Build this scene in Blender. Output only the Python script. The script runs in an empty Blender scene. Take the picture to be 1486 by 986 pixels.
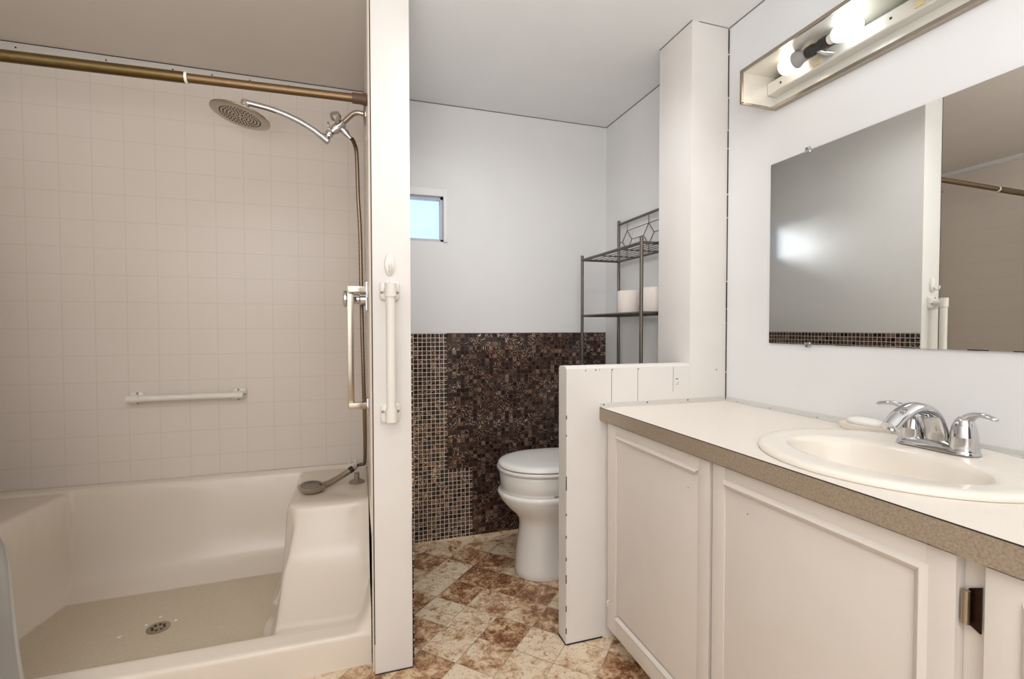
import bpy, bmesh, math, random
from mathutils import Vector, Matrix
random.seed(7)
R = math.radians
C = bpy.context.scene.collection
scn = bpy.context.scene

def lin(c):
    return tuple(((v/255)/12.92 if v/255 <= .04045 else ((v/255+.055)/1.055)**2.4) for v in c)

# ------------------------------------------------------------------ camera
cam_d = bpy.data.cameras.new('camera'); cam = bpy.data.objects.new('camera', cam_d); C.objects.link(cam)
cam_d.sensor_width = 36; cam_d.lens = 36*692.93/1486; cam_d.clip_start = .01
fw = Vector((0.30624609, 0.95164035, -0.02437147)); rt = Vector((0.95191203, -0.30636844, -0.00136344)); up = Vector((0.00876416, 0.02278195, 0.99970204))
m = Matrix((rt, up, -fw)).transposed().to_4x4(); m.translation = (0, 0, 1.12)
cam.matrix_world = m
scn.camera = cam
# ------------------------------------------------------------------ view, sky, lights
scn.view_settings.view_transform = 'Standard'; scn.view_settings.look = 'None'
scn.view_settings.exposure = 0.0; scn.view_settings.gamma = 1.0; scn.view_settings.use_curve_mapping = False
w = bpy.data.worlds.new('sky'); scn.world = w; w.use_nodes = True
nt = w.node_tree; nt.nodes['Background'].inputs[0].default_value = (*lin((196, 226, 255)), 1); nt.nodes['Background'].inputs[1].default_value = 1.35
def area(name, loc, rot, size, power, col):
    d = bpy.data.lights.new(name, 'AREA'); d.shape = 'RECTANGLE'; d.size, d.size_y = size; d.energy = power; d.color = col
    o = bpy.data.objects.new(name, d); C.objects.link(o); o.location = loc; o.rotation_euler = rot; return o
area('unseen_top_fill', (-0.45, -0.55, 2.22), (0, 0, 0), (1.5, 1.1), 13, (.93, .965, 1))  # added soft fill from above, behind the camera; no lamp known there
area('unseen_rear_fill', (-0.60, -1.30, 1.25), (R(90), 0, R(-4)), (1.4, 2.0), 13, (.93, .965, 1))  # broad fill added behind the camera to flatten contrast; no doorway here
area('added_up_fill', (-0.15, -0.40, 1.20), (R(180), 0, 0), (.9, .9), 43, (.93, .965, 1))  # upward fill panel, added to brighten the ceiling and spread soft light
area('added_down_fill', (0.64, 1.40, 2.25), (R(22), 0, 0), (.4, .2), 4.2, (.95, .97, 1)).data.spread = R(125)  # unseen fill above the frame, added to brighten the toilet room
sd = bpy.data.lights.new('hazy_sun', 'SUN'); sd.energy = 7; sd.angle = R(28); sd.color = (.93, .97, 1)
so = bpy.data.objects.new('hazy_sun', sd); C.objects.link(so); so.location = (1, 4, 2)
so.rotation_euler = Vector((-.36, -.95, -.20)).to_track_quat('-Z', 'Y').to_euler()

# ------------------------------------------------------------------ materials
class N:
    def __init__(s, name):
        s.m = bpy.data.materials.new(name); s.m.use_nodes = True; s.t = s.m.node_tree
        s.b = s.t.nodes['Principled BSDF']; s.out = s.t.nodes['Material Output']
    def n(s, typ, **kw):
        x = s.t.nodes.new('ShaderNode'+typ)
        for k, v in kw.items(): setattr(x, k, v)
        return x
    def l(s, a, b): s.t.links.new(a, b)
    def math(s, op, a, b=None, c=None):
        x = s.n('Math', operation=op)
        for i, v in enumerate((a, b, c)):
            if v is None: continue
            if isinstance(v, (int, float)): x.inputs[i].default_value = v
            else: s.l(v, x.inputs[i])
        return x.outputs[0]
    def mix(s, f, a, b):
        x = s.n('Mix', data_type='RGBA')
        for i, v in ((0, f), (6, a), (7, b)):
            if isinstance(v, (int, float)): x.inputs[i].default_value = v
            elif isinstance(v, tuple): x.inputs[i].default_value = (*v, 1)
            else: s.l(v, x.inputs[i])
        return x.outputs[2]
    def noise(s, vec, scale, detail=4, rough=.5, dist=0):
        x = s.n('TexNoise'); x.inputs['Scale'].default_value = scale; x.inputs['Detail'].default_value = detail
        x.inputs['Roughness'].default_value = rough; x.inputs['Distortion'].default_value = dist
        if vec is not None: s.l(vec, x.inputs['Vector'])
        return x.outputs['Fac']
    def ramp(s, f, stops):
        x = s.n('ValToRGB'); e = x.color_ramp.elements
        while len(e) < len(stops): e.new(.5)
        for i, (p, c) in enumerate(stops): e[i].position = p; e[i].color = (*c, 1)
        s.l(f, x.inputs[0]); return x.outputs[0]
    def pos(s): return s.n('NewGeometry').outputs['Position']
    def sep(s, v):
        x = s.n('SeparateXYZ'); s.l(v, x.inputs[0]); return x.outputs
    def comb(s, a, b, c=0.0):
        x = s.n('CombineXYZ')
        for i, v in enumerate((a, b, c)):
            if isinstance(v, (int, float)): x.inputs[i].default_value = v
            else: s.l(v, x.inputs[i])
        return x.outputs[0]
    def bump(s, h, strength=.2, dist=.002):
        x = s.n('Bump'); x.inputs['Strength'].default_value = strength; x.inputs['Distance'].default_value = dist
        s.l(h, x.inputs['Height']); s.l(x.outputs[0], s.b.inputs['Normal'])
def paint(name, col, rough=.5, metal=0, var=.03, scale=6, bump=0, bscale=200, spec=.5):
    s = N(name); c = lin(col); p = s.pos()
    f = s.noise(p, scale, 3)
    s.l(s.mix(f, tuple(v*(1-var) for v in c), tuple(min(1, v*(1+var)) for v in c)), s.b.inputs['Base Color'])
    s.b.inputs['Roughness'].default_value = rough; s.b.inputs['Metallic'].default_value = metal
    s.b.inputs['Specular IOR Level'].default_value = spec
    if bump: s.bump(s.noise(p, bscale, 2), bump, .001)
    return s.m
M = {}
M['wall'] = paint('pale_grey_wall_paint', (231, 230, 229), .42, bump=.05, bscale=90)
M['wall_warm'] = paint('white_partition_paint', (231, 226, 220), .45, var=.03, scale=9, bump=.06, bscale=60)
M['ceiling'] = paint('white_ceiling_panel', (240, 239, 238), .7)
M['ceiling_shower'] = paint('beige_ceiling_tone', (212, 203, 194), .5)  # darker, beiger tone than the white ceiling panel
M['gap'] = paint('dark_joint_gap', (52, 44, 38), .9)
M['gapgrey'] = paint('grey_joint_gap', (120, 116, 112), .9)
M['acrylic'] = paint('ivory_acrylic', (226, 214, 199), .16, var=.02, scale=3)
M['alu'] = paint('painted_aluminium_strip', (216, 211, 203), .3, .15)
M['alubare'] = paint('bare_aluminium', (222, 220, 216), .35, .35)
M['chrome'] = paint('chrome', (204, 204, 206), .05, 1, var=.01)
M['brushed'] = paint('brushed_nickel', (176, 166, 152), .22, 1, var=.05, scale=30)
M['hosem'] = paint('steel_hose', (140, 122, 102), .3, 1)
M['nozzle'] = paint('dark_nozzle_rubber', (40, 38, 36), .6)
M['brass'] = paint('antique_brass', (112, 94, 62), .28, 1, var=.12, scale=40)
M['brasstex'] = paint('knurled_brass', (124, 102, 76), .38, 1, var=.2, scale=300, bump=.6, bscale=500)
M['rubberbrown'] = paint('brown_rubber_cap', (84, 58, 40), .5)
M['wplastic'] = paint('white_plastic', (234, 228, 219), .3)
M['screw'] = paint('steel_screw', (70, 66, 62), .4, .8)
M['clear'] = None
M['porcelain'] = paint('white_porcelain', (234, 229, 222), .08, var=.01)
M['seatplastic'] = paint('toilet_seat_plastic', (232, 229, 223), .2, var=.01)
M['sink'] = paint('bone_porcelain', (240, 231, 218), .2, var=.01)
M['rack'] = paint('pewter_tube', (112, 106, 98), .3, .9)
M['paper'] = paint('toilet_paper', (238, 228, 220), .9, bump=.2, bscale=300)
M['card'] = paint('cardboard_core', (150, 120, 90), .9)
M['soap'] = paint('white_soap', (244, 240, 232), .35)
M['bronze'] = paint('dark_bronze_hinge', (60, 40, 30), .35, .8, var=.3, scale=120)
M['cab'] = paint('painted_cabinet_wood', (222, 213, 203), .42, var=.035, scale=14, bump=.12, bscale=45)
M['cabdark'] = paint('cabinet_kick_board', (120, 96, 76), .7)  # plain brown colour of the toe kick
M['tank'] = M['porcelain']
M['socket'] = paint('dark_socket', (62, 60, 60), .35, .5)
M['fixture'] = paint('pale_metal_fixture', (224, 221, 212), .25, .25)
M['ceramicshade'] = paint('grey_bulb_collar', (150, 148, 146), .4)
M['sashgrey'] = paint('grey_window_sash', (196, 198, 206), .4)
M['white'] = paint('white_trim_paint', (240, 239, 237), .4)
M['black'] = paint('black_mark', (40, 36, 34), .6)
M['curtain'] = paint('grey_satin_curtain', (182, 177, 170), .3, .0, var=.15, scale=7)
M['liner'] = paint('white_curtain_hem', (214, 210, 204), .4)

# gloss-only mirror
M['mirror'] = paint('mirror_silver', (232, 234, 232), .0, 1, var=0)
M['mirroredge'] = paint('mirror_edge', (70, 74, 70), .2)
# thin clear sheet
def thin(name, tint, gl=.08):
    s = N(name); tr = s.n('BsdfTransparent'); tr.inputs[0].default_value = (*tint, 1)
    g = s.n('BsdfGlossy'); g.inputs['Roughness'].default_value = .02
    mx = s.n('MixShader'); mx.inputs[0].default_value = gl; s.l(tr.outputs[0], mx.inputs[1]); s.l(g.outputs[0], mx.inputs[2]); s.l(mx.outputs[0], s.out.inputs[0])
    return s.m
M['pane'] = thin('window_glass', (.97, .98, 1), .06)
M['clear'] = thin('clear_plastic', (.9, .9, .9), .35)
def emit(name, col, st):
    s = N(name); s.b.inputs['Base Color'].default_value = (.9, .9, .9, 1)
    s.b.inputs['Emission Color'].default_value = (*col, 1); s.b.inputs['Emission Strength'].default_value = st; return s.m
M['bulbcool'] = emit('lit_cool_bulb', (.90, 1.0, .99), 3.4)
M['bulbwarm'] = emit('lit_warm_bulb', (1, .86, .74), 3.4)

def tile_surround():
    s = N('ivory_tile_pattern_panel'); p = s.pos(); X, Y, Z = s.sep(p)
    def line(v, o, sp, wd):
        f = s.math('FRACT', s.math('DIVIDE', s.math('SUBTRACT', v, o), sp))
        d = s.math('MINIMUM', f, s.math('SUBTRACT', 1.0, f))
        return s.math('SUBTRACT', 1.0, s.math('SMOOTH_MIN', s.math('DIVIDE', d, wd/sp), 1.0, .1))
    g = s.math('MAXIMUM', s.math('MAXIMUM', line(X, -.039+.1134*20, .1134, .0035), line(Z, 1.918, .1143, .0035)), 0.0)
    c = lin((228, 218, 208))
    f = s.noise(p, 2.5, 2)
    base = s.mix(f, tuple(v*.98 for v in c), tuple(v*1.02 for v in c))
    s.l(s.mix(s.math('MULTIPLY', g, .2), base, lin((176, 158, 140))), s.b.inputs['Base Color'])
    s.b.inputs['Roughness'].default_value = .34
    s.bump(s.math('SUBTRACT', 1.0, g), .12, .001)
    return s.m
M['tiles'] = tile_surround()

def mosaic(axis):
    s = N('brown_glass_mosaic_'+axis); p = s.pos(); X, Y, Z = s.sep(p)
    h = X if axis == 'x' else Y
    u = s.math('DIVIDE', h, .0222); v = s.math('DIVIDE', s.math('SUBTRACT', Z, .003), .0222)
    fu, fv = s.math('FRACT', u), s.math('FRACT', v)
    cell = s.comb(s.math('FLOOR', u), s.math('FLOOR', v))
    wn = s.n('TexWhiteNoise', noise_dimensions='2D'); s.l(cell, wn.inputs['Vector'])
    rnd = wn.outputs['Value']; r3 = s.sep(wn.outputs['Color'])
    d = s.math('MAXIMUM', s.math('ABSOLUTE', s.math('SUBTRACT', fu, .5)), s.math('ABSOLUTE', s.math('SUBTRACT', fv, .5)))
    grout = s.math('GREATER_THAN', d, .445)
    base = s.ramp(rnd, [(0, lin((34, 22, 19))), (.45, lin((50, 33, 28))), (.88, lin((70, 50, 42))), (1, lin((132, 104, 88)))])
    # veins: each tile has its own direction
    ang = s.math('MULTIPLY', r3[0], 6.283)
    cu, su = s.math('COSINE', ang), s.math('SINE', ang)
    a = s.math('SUBTRACT', fu, .5); b = s.math('SUBTRACT', fv, .5)
    ru = s.math('ADD', s.math('MULTIPLY', a, cu), s.math('MULTIPLY', b, su))
    rv = s.math('SUBTRACT', s.math('MULTIPLY', b, cu), s.math('MULTIPLY', a, su))
    nz = s.noise(s.comb(s.math('ADD', ru, s.math('MULTIPLY', r3[1], 50)), s.math('ADD', rv, s.math('MULTIPLY', r3[2], 50))), 1.5, 1)
    ph = s.math('ADD', s.math('MULTIPLY', ru, 10.0), s.math('MULTIPLY', nz, 13.0))
    vein = s.math('GREATER_THAN', s.math('SINE', ph), .66)
    vein = s.math('MULTIPLY', vein, s.math('GREATER_THAN', r3[1], .38))
    big = s.math('GREATER_THAN', s.noise(p, 5, 2), .44)
    vein = s.math('MULTIPLY', vein, s.math('ADD', .35, s.math('MULTIPLY', big, .65)))
    veinc = s.mix(r3[2], lin((206, 160, 130)), lin((236, 222, 208)))
    tc = s.mix(s.math('MULTIPLY', vein, .8), base, veinc)
    if axis == 'x':
        lt = s.math('MAXIMUM', s.math('LESS_THAN', X, .437), s.math('MULTIPLY', s.math('LESS_THAN', X, .571), s.math('LESS_THAN', Z, .378)))
        gc = s.mix(lt, lin((66, 50, 42)), lin((236, 224, 208)))
    else: gc = s.mix(0.0, lin((222, 208, 192)), (0, 0, 0))
    s.l(s.mix(grout, tc, gc), s.b.inputs['Base Color'])
    s.l(s.math('ADD', .12, s.math('MULTIPLY', grout, .6)), s.b.inputs['Roughness'])
    s.l(s.math('MULTIPLY', vein, .75), s.b.inputs['Metallic'])
    # every tile is tipped a little differently
    hgt = s.math('ADD', s.math('MULTIPLY', s.math('SUBTRACT', 1.0, grout), 1.0),
                 s.math('ADD', s.math('MULTIPLY', a, s.math('SUBTRACT', r3[1], .5)), s.math('MULTIPLY', b, s.math('SUBTRACT', r3[2], .5))))
    s.bump(hgt, .5, .0016)
    return s.m
M['mosx'] = mosaic('x'); M['mosy'] = mosaic('y')

FX, FY, FK = .507, 1.759, .2066
def floor_mat():
    s = N('travertine_pattern_vinyl'); p = s.pos(); X, Y, Z = s.sep(p)
    at = s.n('Attribute', attribute_name='tone'); t = at.outputs['Fac']
    sd_ = s.n('Attribute', attribute_name='seed').outputs['Fac']
    off = s.comb(s.math('MULTIPLY', sd_, 40), s.math('MULTIPLY', sd_, 71), sd_)
    va = s.n('VectorMath', operation='ADD'); s.l(p, va.inputs[0]); s.l(off, va.inputs[1]); q = va.outputs[0]
    n1 = s.noise(q, 11, 5, .62, .6); n2 = s.noise(q, 38, 5, .72, .8); n3 = s.noise(q, 130, 3, .6)
    k = s.math('ADD', s.math('MULTIPLY', t, .40), s.math('ADD', s.math('MULTIPLY', s.math('SUBTRACT', n1, .5), 1.7), s.math('MULTIPLY', s.math('SUBTRACT', n2, .5), 1.5)))
    k = s.math('ADD', k, .09)
    col = s.ramp(k, [(0, lin((232, 212, 184))), (.22, lin((214, 186, 152))), (.40, lin((186, 148, 112))), (.56, lin((142, 98, 66))), (.8, lin((108, 68, 42))), (1, lin((78, 48, 30)))])
    pit = s.math('GREATER_THAN', s.math('ADD', n3, s.math('MULTIPLY', n2, .35)), .80)
    col = s.mix(s.math('MULTIPLY', pit, .7), col, s.mix(t, lin((120, 84, 58)), lin((222, 190, 148))))
    dx, dy = s.math('SUBTRACT', X, FX), s.math('SUBTRACT', Y, FY)
    def gl(e):
        f = s.math('FRACT', s.math('DIVIDE', e, FK)); return s.math('MINIMUM', f, s.math('SUBTRACT', 1.0, f))
    g = s.math('LESS_THAN', s.math('MINIMUM', gl(s.math('ADD', dx, dy)), gl(s.math('SUBTRACT', dy, dx))), .011)
    inb = s.math('LESS_THAN', Y, 2.405)
    g = s.math('MULTIPLY', g, inb)
    g = s.math('MAXIMUM', g, s.math('MULTIPLY', s.math('LESS_THAN', s.math('ABSOLUTE', s.math('SUBTRACT', Y, 2.405)), .0015), .6))
    gcol = s.mix(s.noise(p, 9, 2), lin((92, 74, 54)), lin((214, 196, 164)))
    s.l(s.mix(s.math('MULTIPLY', g, .85), col, gcol), s.b.inputs['Base Color'])
    s.l(s.math('ADD', .3, s.math('MULTIPLY', n2, .25)), s.b.inputs['Roughness'])
    s.bump(s.math('SUBTRACT', n2, s.math('MULTIPLY', g, .8)), .15, .001)
    return s.m
M['floor'] = floor_mat()

def laminate(name, a, b, scale):
    s = N(name); p = s.pos(); n = s.noise(p, scale, 3, .7); n2 = s.noise(p, 4, 2)
    c = s.ramp(n, [(.3, lin(a)), (.62, lin(b))])
    s.l(c, s.b.inputs['Base Color']); s.b.inputs['Roughness'].default_value = .36; return s.m
M['counter'] = laminate('cream_laminate', (232, 222, 209), (238, 229, 218), 300)
M['edge'] = laminate('brown_laminate_edge', (136, 120, 102), (168, 152, 132), 260)
M['panfloor'] = laminate('textured_pan_floor', (196, 182, 158), (212, 198, 174), 240)

# ------------------------------------------------------------------ mesh helpers
wloc = {}
def obj(name, bm, mat, parent=None, smooth=40, mats=None):
    root = Vector(wloc.get(parent.name, (0, 0, 0))) if parent else Vector((0, 0, 0))
    for v in bm.verts: v.co -= root
    bmesh.ops.recalc_face_normals(bm, faces=bm.faces)
    me = bpy.data.meshes.new(name); bm.to_mesh(me); bm.free()
    if smooth:
        me.polygons.foreach_set('use_smooth', [True]*len(me.polygons)); me.set_sharp_from_angle(angle=R(smooth))
    for mm in (mats or [mat]): me.materials.append(mm)
    o = bpy.data.objects.new(name, me); C.objects.link(o)
    if parent: o.parent = parent
    wloc[o.name] = tuple(root)
    return o
def tag(o, label=None, cat=None, group=None, kind=None):
    for k, v in (('label', label), ('category', cat), ('group', group), ('kind', kind)):
        if v: o[k] = v
    return o
def thing(name, label, cat, loc, group=None):
    o = bpy.data.objects.new(name, None); C.objects.link(o); o.location = loc; o.empty_display_size = .05
    wloc[o.name] = tuple(loc); return tag(o, label, cat, group)
def struct(name, bm, mat, label=None, smooth=40):
    return tag(obj(name, bm, mat, None, smooth), label, None, None, 'structure')
def box(x0, x1, y0, y1, z0, z1, bev=0, bm=None, seg=2):
    t = bmesh.new(); bmesh.ops.create_cube(t, size=1)
    for v in t.verts: v.co = Vector(((x0+x1)/2+v.co.x*(x1-x0), (y0+y1)/2+v.co.y*(y1-y0), (z0+z1)/2+v.co.z*(z1-z0)))
    if bev: bmesh.ops.bevel(t, geom=t.edges[:], offset=bev, segments=seg, affect='EDGES', profile=.6)
    if bm is None: return t
    return join(bm, t)
def join(bm, t):
    me = bpy.data.meshes.new('tmp'); t.to_mesh(me); t.free(); bm.from_mesh(me); bpy.data.meshes.remove(me); return bm
def crv(pts, n=8):
    P_ = [Vector(p) for p in pts]; P_ = [P_[0]*2-P_[1]] + P_ + [P_[-1]*2-P_[-2]]; out = []
    for i in range(1, len(P_)-2):
        a, b, c, d = P_[i-1:i+3]
        for k in range(n):
            t = k/n; out.append(.5*((2*b)+(c-a)*t+(2*a-5*b+4*c-d)*t*t+(3*b-a-3*c+d)*t**3))
    out.append(P_[-2]); return out
def tube(pts, r, seg=14, bm=None, cap=True, scale=None, up0=None):
    """sweep of a circle (or ellipse: scale=(a,b)) along pts; r number or list"""
    bm = bm or bmesh.new(); pts = [Vector(p) for p in pts]; n = len(pts)
    rr = r if isinstance(r, (list, tuple)) else [r]*n
    tan = [(pts[min(i+1, n-1)]-pts[max(i-1, 0)]).normalized() for i in range(n)]
    ref = Vector(up0) if up0 else (Vector((0, 0, 1)) if abs(tan[0].z) < .9 else Vector((0, 1, 0)))
    u = (ref-tan[0]*ref.dot(tan[0])).normalized(); rings = []
    for i in range(n):
        u = (u-tan[i]*u.dot(tan[i])).normalized(); v = tan[i].cross(u)
        sa, sb = (scale[i] if isinstance(scale, list) else scale) if scale else (1, 1)
        rings.append([bm.verts.new(pts[i]+(u*math.cos(a)*sa+v*math.sin(a)*sb)*rr[i]) for a in [2*math.pi*k/seg for k in range(seg)]])
    for i in range(n-1):
        for k in range(seg): bm.faces.new((rings[i][k], rings[i][(k+1) % seg], rings[i+1][(k+1) % seg], rings[i+1][k]))
    if cap: bm.faces.new(rings[0][::-1]); bm.faces.new(rings[-1])
    return bm
def lathe(prof, origin=(0, 0, 0), axis=(0, 0, 1), seg=32, bm=None):
    """prof: list of (r, h) along axis"""
    bm = bm or bmesh.new(); q = Vector((0, 0, 1)).rotation_difference(Vector(axis).normalized()).to_matrix(); o = Vector(origin); rings = []
    for r, h in prof:
        if r < 1e-6: rings.append([bm.verts.new(o+q@Vector((0, 0, h)))])
        else: rings.append([bm.verts.new(o+q@Vector((r*math.cos(2*math.pi*k/seg), r*math.sin(2*math.pi*k/seg), h))) for k in range(seg)])
    for a, b in zip(rings, rings[1:]):
        for k in range(seg):
            k2 = (k+1) % seg
            if len(a) == 1 and len(b) == 1: continue
            if len(a) == 1: bm.faces.new((a[0], b[k], b[k2]))
            elif len(b) == 1: bm.faces.new((a[k], a[k2], b[0]))
            else: bm.faces.new((a[k], a[k2], b[k2], b[k]))
    if len(rings[0]) > 1: bm.faces.new(rings[0][::-1])
    if len(rings[-1]) > 1: bm.faces.new(rings[-1])
    return bm
def loft(rings, bm=None, cap0=True, cap1=True):
    bm = bm or bmesh.new(); V = [[bm.verts.new(p) for p in r] for r in rings]; n = len(V[0])
    for a, b in zip(V, V[1:]):
        for k in range(n): bm.faces.new((a[k], a[(k+1) % n], b[(k+1) % n], b[k]))
    if cap0: bm.faces.new(V[0][::-1])
    if cap1: bm.faces.new(V[-1])
    return bm
def prism(poly, axis, a, b, bev=0):
    """poly in the plane perpendicular to axis; axis 0/1/2"""
    def mk(p, t):
        if axis == 0: return (t, p[0], p[1])
        if axis == 1: return (p[0], t, p[1])
        return (p[0], p[1], t)
    bm = loft([[mk(p, a) for p in poly], [mk(p, b) for p in poly]])
    if bev: bmesh.ops.bevel(bm, geom=bm.edges[:], offset=bev, segments=2, affect='EDGES')
    return bm
def screws(parent, pts, axis, r=.004, mat=None):
    for p in pts: obj('screw', lathe([(0, 0), (r, 0), (r*.9, r*.35), (0, r*.5)], p, axis, 10), mat or M['screw'], parent)

XR, YP, YB, ZC = 1.3695, 1.5196, 2.4755, 2.2715
XL, YF = -1.46, -1.42
CL, CR, YC = .0424, .1625, 1.5761

# ------------------------------------------------------------------ shell
def make_floor():
    bm = bmesh.new()
    x0, x1, y0, y1 = XL-.1, XR+.1, YF-.1, YB+.1
    f = bm.faces.new([bm.verts.new(p) for p in ((x0, y0, 0), (x1, y0, 0), (x1, y1, 0), (x0, y1, 0))])
    def cut(co, no): bmesh.ops.bisect_plane(bm, geom=bm.verts[:]+bm.edges[:]+bm.faces[:], plane_co=co, plane_no=no)
    for i in range(-20, 20):
        cut((FX+i*FK, FY, 0), (1, 1, 0)); cut((FX+i*FK, FY, 0), (1, -1, 0))
    cut((0, 2.405, 0), (0, 1, 0))
    lt = bm.faces.layers.float.new('tone'); ls = bm.faces.layers.float.new('seed')
    D = {(1, 1), (0, 1), (2, 1), (1, 0), (1, -1), (-1, -1), (-2, 1), (-3, 0), (-1, 2), (2, 2), (1, 3), (0, -2), (-1, -4)}
    Md = {(0, 0): .55, (-2, -1): .4, (0, -1): .7, (2, 3): .45}
    L = {(-1, 1), (-1, 0), (1, 2), (-2, 0), (0, 2), (3, 1), (-1, -2), (-2, -2), (-1, -3)}
    for f in bm.faces:
        c = f.calc_center_median(); u = math.floor((c.x-FX+c.y-FY)/FK); v = math.floor((c.y-FY-c.x+FX)/FK)
        r = random.Random(u*131+v*17+5); t = r.choice((0, 0, .1, .3, .6, 1))
        if (u, v) in D: t = 1.0
        elif (u, v) in L: t = 0.0
        elif (u, v) in Md: t = Md[(u, v)]
        if c.y > 2.405: t = .12; u = v = 0
        f[lt] = t; f[ls] = r.random()
    return bm
o = struct('floor', make_floor(), M['floor'], 'brown and cream diagonal stone-pattern vinyl floor', 0)
struct('ceiling', box(CL, XR+.1, YF-.1, YB+.1, ZC, ZC+.05), M['ceiling'], 'flat white ceiling')
bm = box(XL-.1, CL, YF-.1, YB+.1, ZC, ZC+.05)
struct('ceiling.001', bm, M['ceiling_shower'], 'ceiling over the shower in a beige tone')
WX0, WX1, WZ0, WZ1 = .186, .428, 1.566, 1.800
bm = box(XL-.1, WX0, YB, YB+.1, -.02, ZC)
box(WX1, XR+.1, YB, YB+.1, -.02, ZC, bm=bm); box(WX0, WX1, YB, YB+.1, -.02, WZ0, bm=bm); box(WX0, WX1, YB, YB+.1, WZ1, ZC, bm=bm)
struct('wall_back', bm, M['wall'], 'pale grey back wall with the small window')
struct('wall_right', box(XR, XR+.1, YF-.1, YB, -.02, ZC), M['wall'], 'pale grey wall behind mirror and vanity')
struct('wall_left', box(XL-.1, XL, YF-.1, YB, -.02, ZC), M['wall'])
struct('wall_front', box(XL-.1, XR+.1, YF-.1, YF, -.02, ZC), M['wall'])
struct('wall_center', box(CL, CR, YC, YB, -.02, ZC, .0015), M['wall_warm'], 'white divider wall between shower and toilet room')
# partition with the low wall, one L-shaped front
struct('wall_partition', box(1.1994, XR, YP, 1.7229, -.02, ZC, .002), M['wall_warm'], 'white full-height partition stub beside the mirror wall')
def low_wall():
    poly = [(YP, -.02), (YP+.066, -.02), (YP+.066, .975), (YP+.058, .984), (YP+.010, .984), (YP, .976)]
    bm = prism(poly, 0, .688, 1.1994)
    return bm
lw = struct('wall_low', low_wall(), M['wall_warm'], 'low white wall between toilet and vanity')
# seams, nail marks and chips on the low wall
bm = bmesh.new()
for x, z0, z1, wd in ((.864, .838, .972, .0016), (.972, .85, .972, .0011), (1.125, .88, .972, .0008)): box(x, x+wd, YP-.0008, YP+.002, z0, z1, bm=bm)
for x, z, a, b in ((1.137, .925, .010, .004), (1.146, .911, .004, .003), (1.141, .905, .004, .003), (.864, .967, .006, .004), (.972, .967, .005, .004), (1.32, .955, .006, .004), (.80, .966, .003, .008), (.76, .966, .003, .006), (.815, .968, .002, .005)):
    box(x, x+a, YP-.0008, YP+.002, z, z+b, bm=bm)
struct('trim_5', bm, M['gapgrey'], 'seams and nail marks on the low wall')
bm = bmesh.new()
for z, h in ((.80, .014), (.74, .006), (.55, .05), (.46, .008), (.38, .01), (.30, .012), (.22, .03), (.12, .02), (.04, .02)): box(.6868, .6895, YP-.0012, YP+.0015, z, z+h, bm=bm)
struct('trim_6', bm, M['gap'], 'chipped corner of the low wall')

# joint lines
bm = bmesh.new()
box(CR, XR, YB-.003, YB+.001, ZC-.003, ZC+.001, bm=bm); box(XR-.003, XR+.001, 1.723, YB, ZC-.003, ZC+.001, bm=bm)
box(XR-.003, XR+.001, .2, YP, ZC-.0025, ZC+.001, bm=bm); box(1.23, XR, YP-.0015, YP+.001, ZC-.002, ZC+.001, bm=bm)
box(1.1980, 1.200, YP, 1.723, ZC-.004, ZC+.001, bm=bm)
struct('trim_1', bm, M['gapgrey'], 'thin grey joint line under the ceiling')
bm = bmesh.new(); rnd = random.Random(3); z = .84
while z < ZC-.01:
    h = rnd.uniform(.05, .28); z1 = min(z+h, ZC-.005); wd = rnd.uniform(.0022, .0045)
    box(XR-wd, XR+.001, YP-.002, YP+.001, z, z1, bm=bm); z = z1+rnd.uniform(.001, .007)
struct('trim_2', bm, M['gap'], 'dark cracked joint between partition and mirror wall')
bm = bmesh.new(); box(CL-.002, CL+.001, YC-.0008, YC+.001, .1, ZC, bm=bm)
box(CR-.001, CR+.0015, YC-.0006, YC+.004, 0, .5, bm=bm); box(.688, .83, YP-.003, YP, 0, .004, bm=bm); box(CL, CR, YC-.003, YC, 0, .003, bm=bm)
box(.6845, .688, YP, YP+.066, 0, .003, bm=bm)
struct('trim_3', bm, M['gap'], 'dark gap along the divider wall edge')

bm = box(.15, .95, YF, YF+.03, 0, 2.02, .003); dr = struct('added_dark_door', bm, paint('added_door_wood', (92, 68, 50), .4, var=.2, scale=12))  # unseen door, added so the chrome has something dark to reflect
obj('added_door_handle', lathe([(0, 0), (.026, .0), (.026, .006), (.010, .010), (.010, .03), (.026, .042), (.026, .056), (0, .062)], (.22, YF+.03, .98), (0, 1, 0), 24), M['brass'], dr)
# mosaic wainscots
struct('wainscot_back', box(CR, XR-.004, YB-.005, YB, .004, 1.0932), M['mosx'], 'dark brown glass mosaic wainscot behind the toilet')
struct('wainscot_left', box(CR, CR+.005, YC+.003, YB-.005, .004, 1.0932), M['mosy'], 'dark brown glass mosaic wainscot on the divider wall')
struct('baseboard_back', box(CR, XR, YB-.012, YB-.005, 0, .012, .002), M['floor'])

# window
bm = box(WX1-.004, .4445, YB-.012, YB, WZ0-.002, 1.836, .002); box(CR+.002, WX1, YB-.012, YB, WZ1-.003, 1.836, .002, bm=bm)
wo = struct('window_1', bm, M['white'], 'small white framed window high in the toilet room')
bm = bmesh.new()
for a in ((WX0, WX1, WZ1-.018, WZ1), (WX0, WX1, WZ0, WZ0+.014), (WX0, WX0+.02, WZ0, WZ1), (WX1-.020, WX1, WZ0, WZ1)): box(a[0], a[1], YB+.008, YB+.045, a[2], a[3], .002, bm=bm)
obj('sash', bm, M['sashgrey'], wo)
obj('pane', box(WX0+.015, WX1-.015, YB+.024, YB+.028, WZ0+.01, WZ1-.012), M['pane'], wo)

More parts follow.
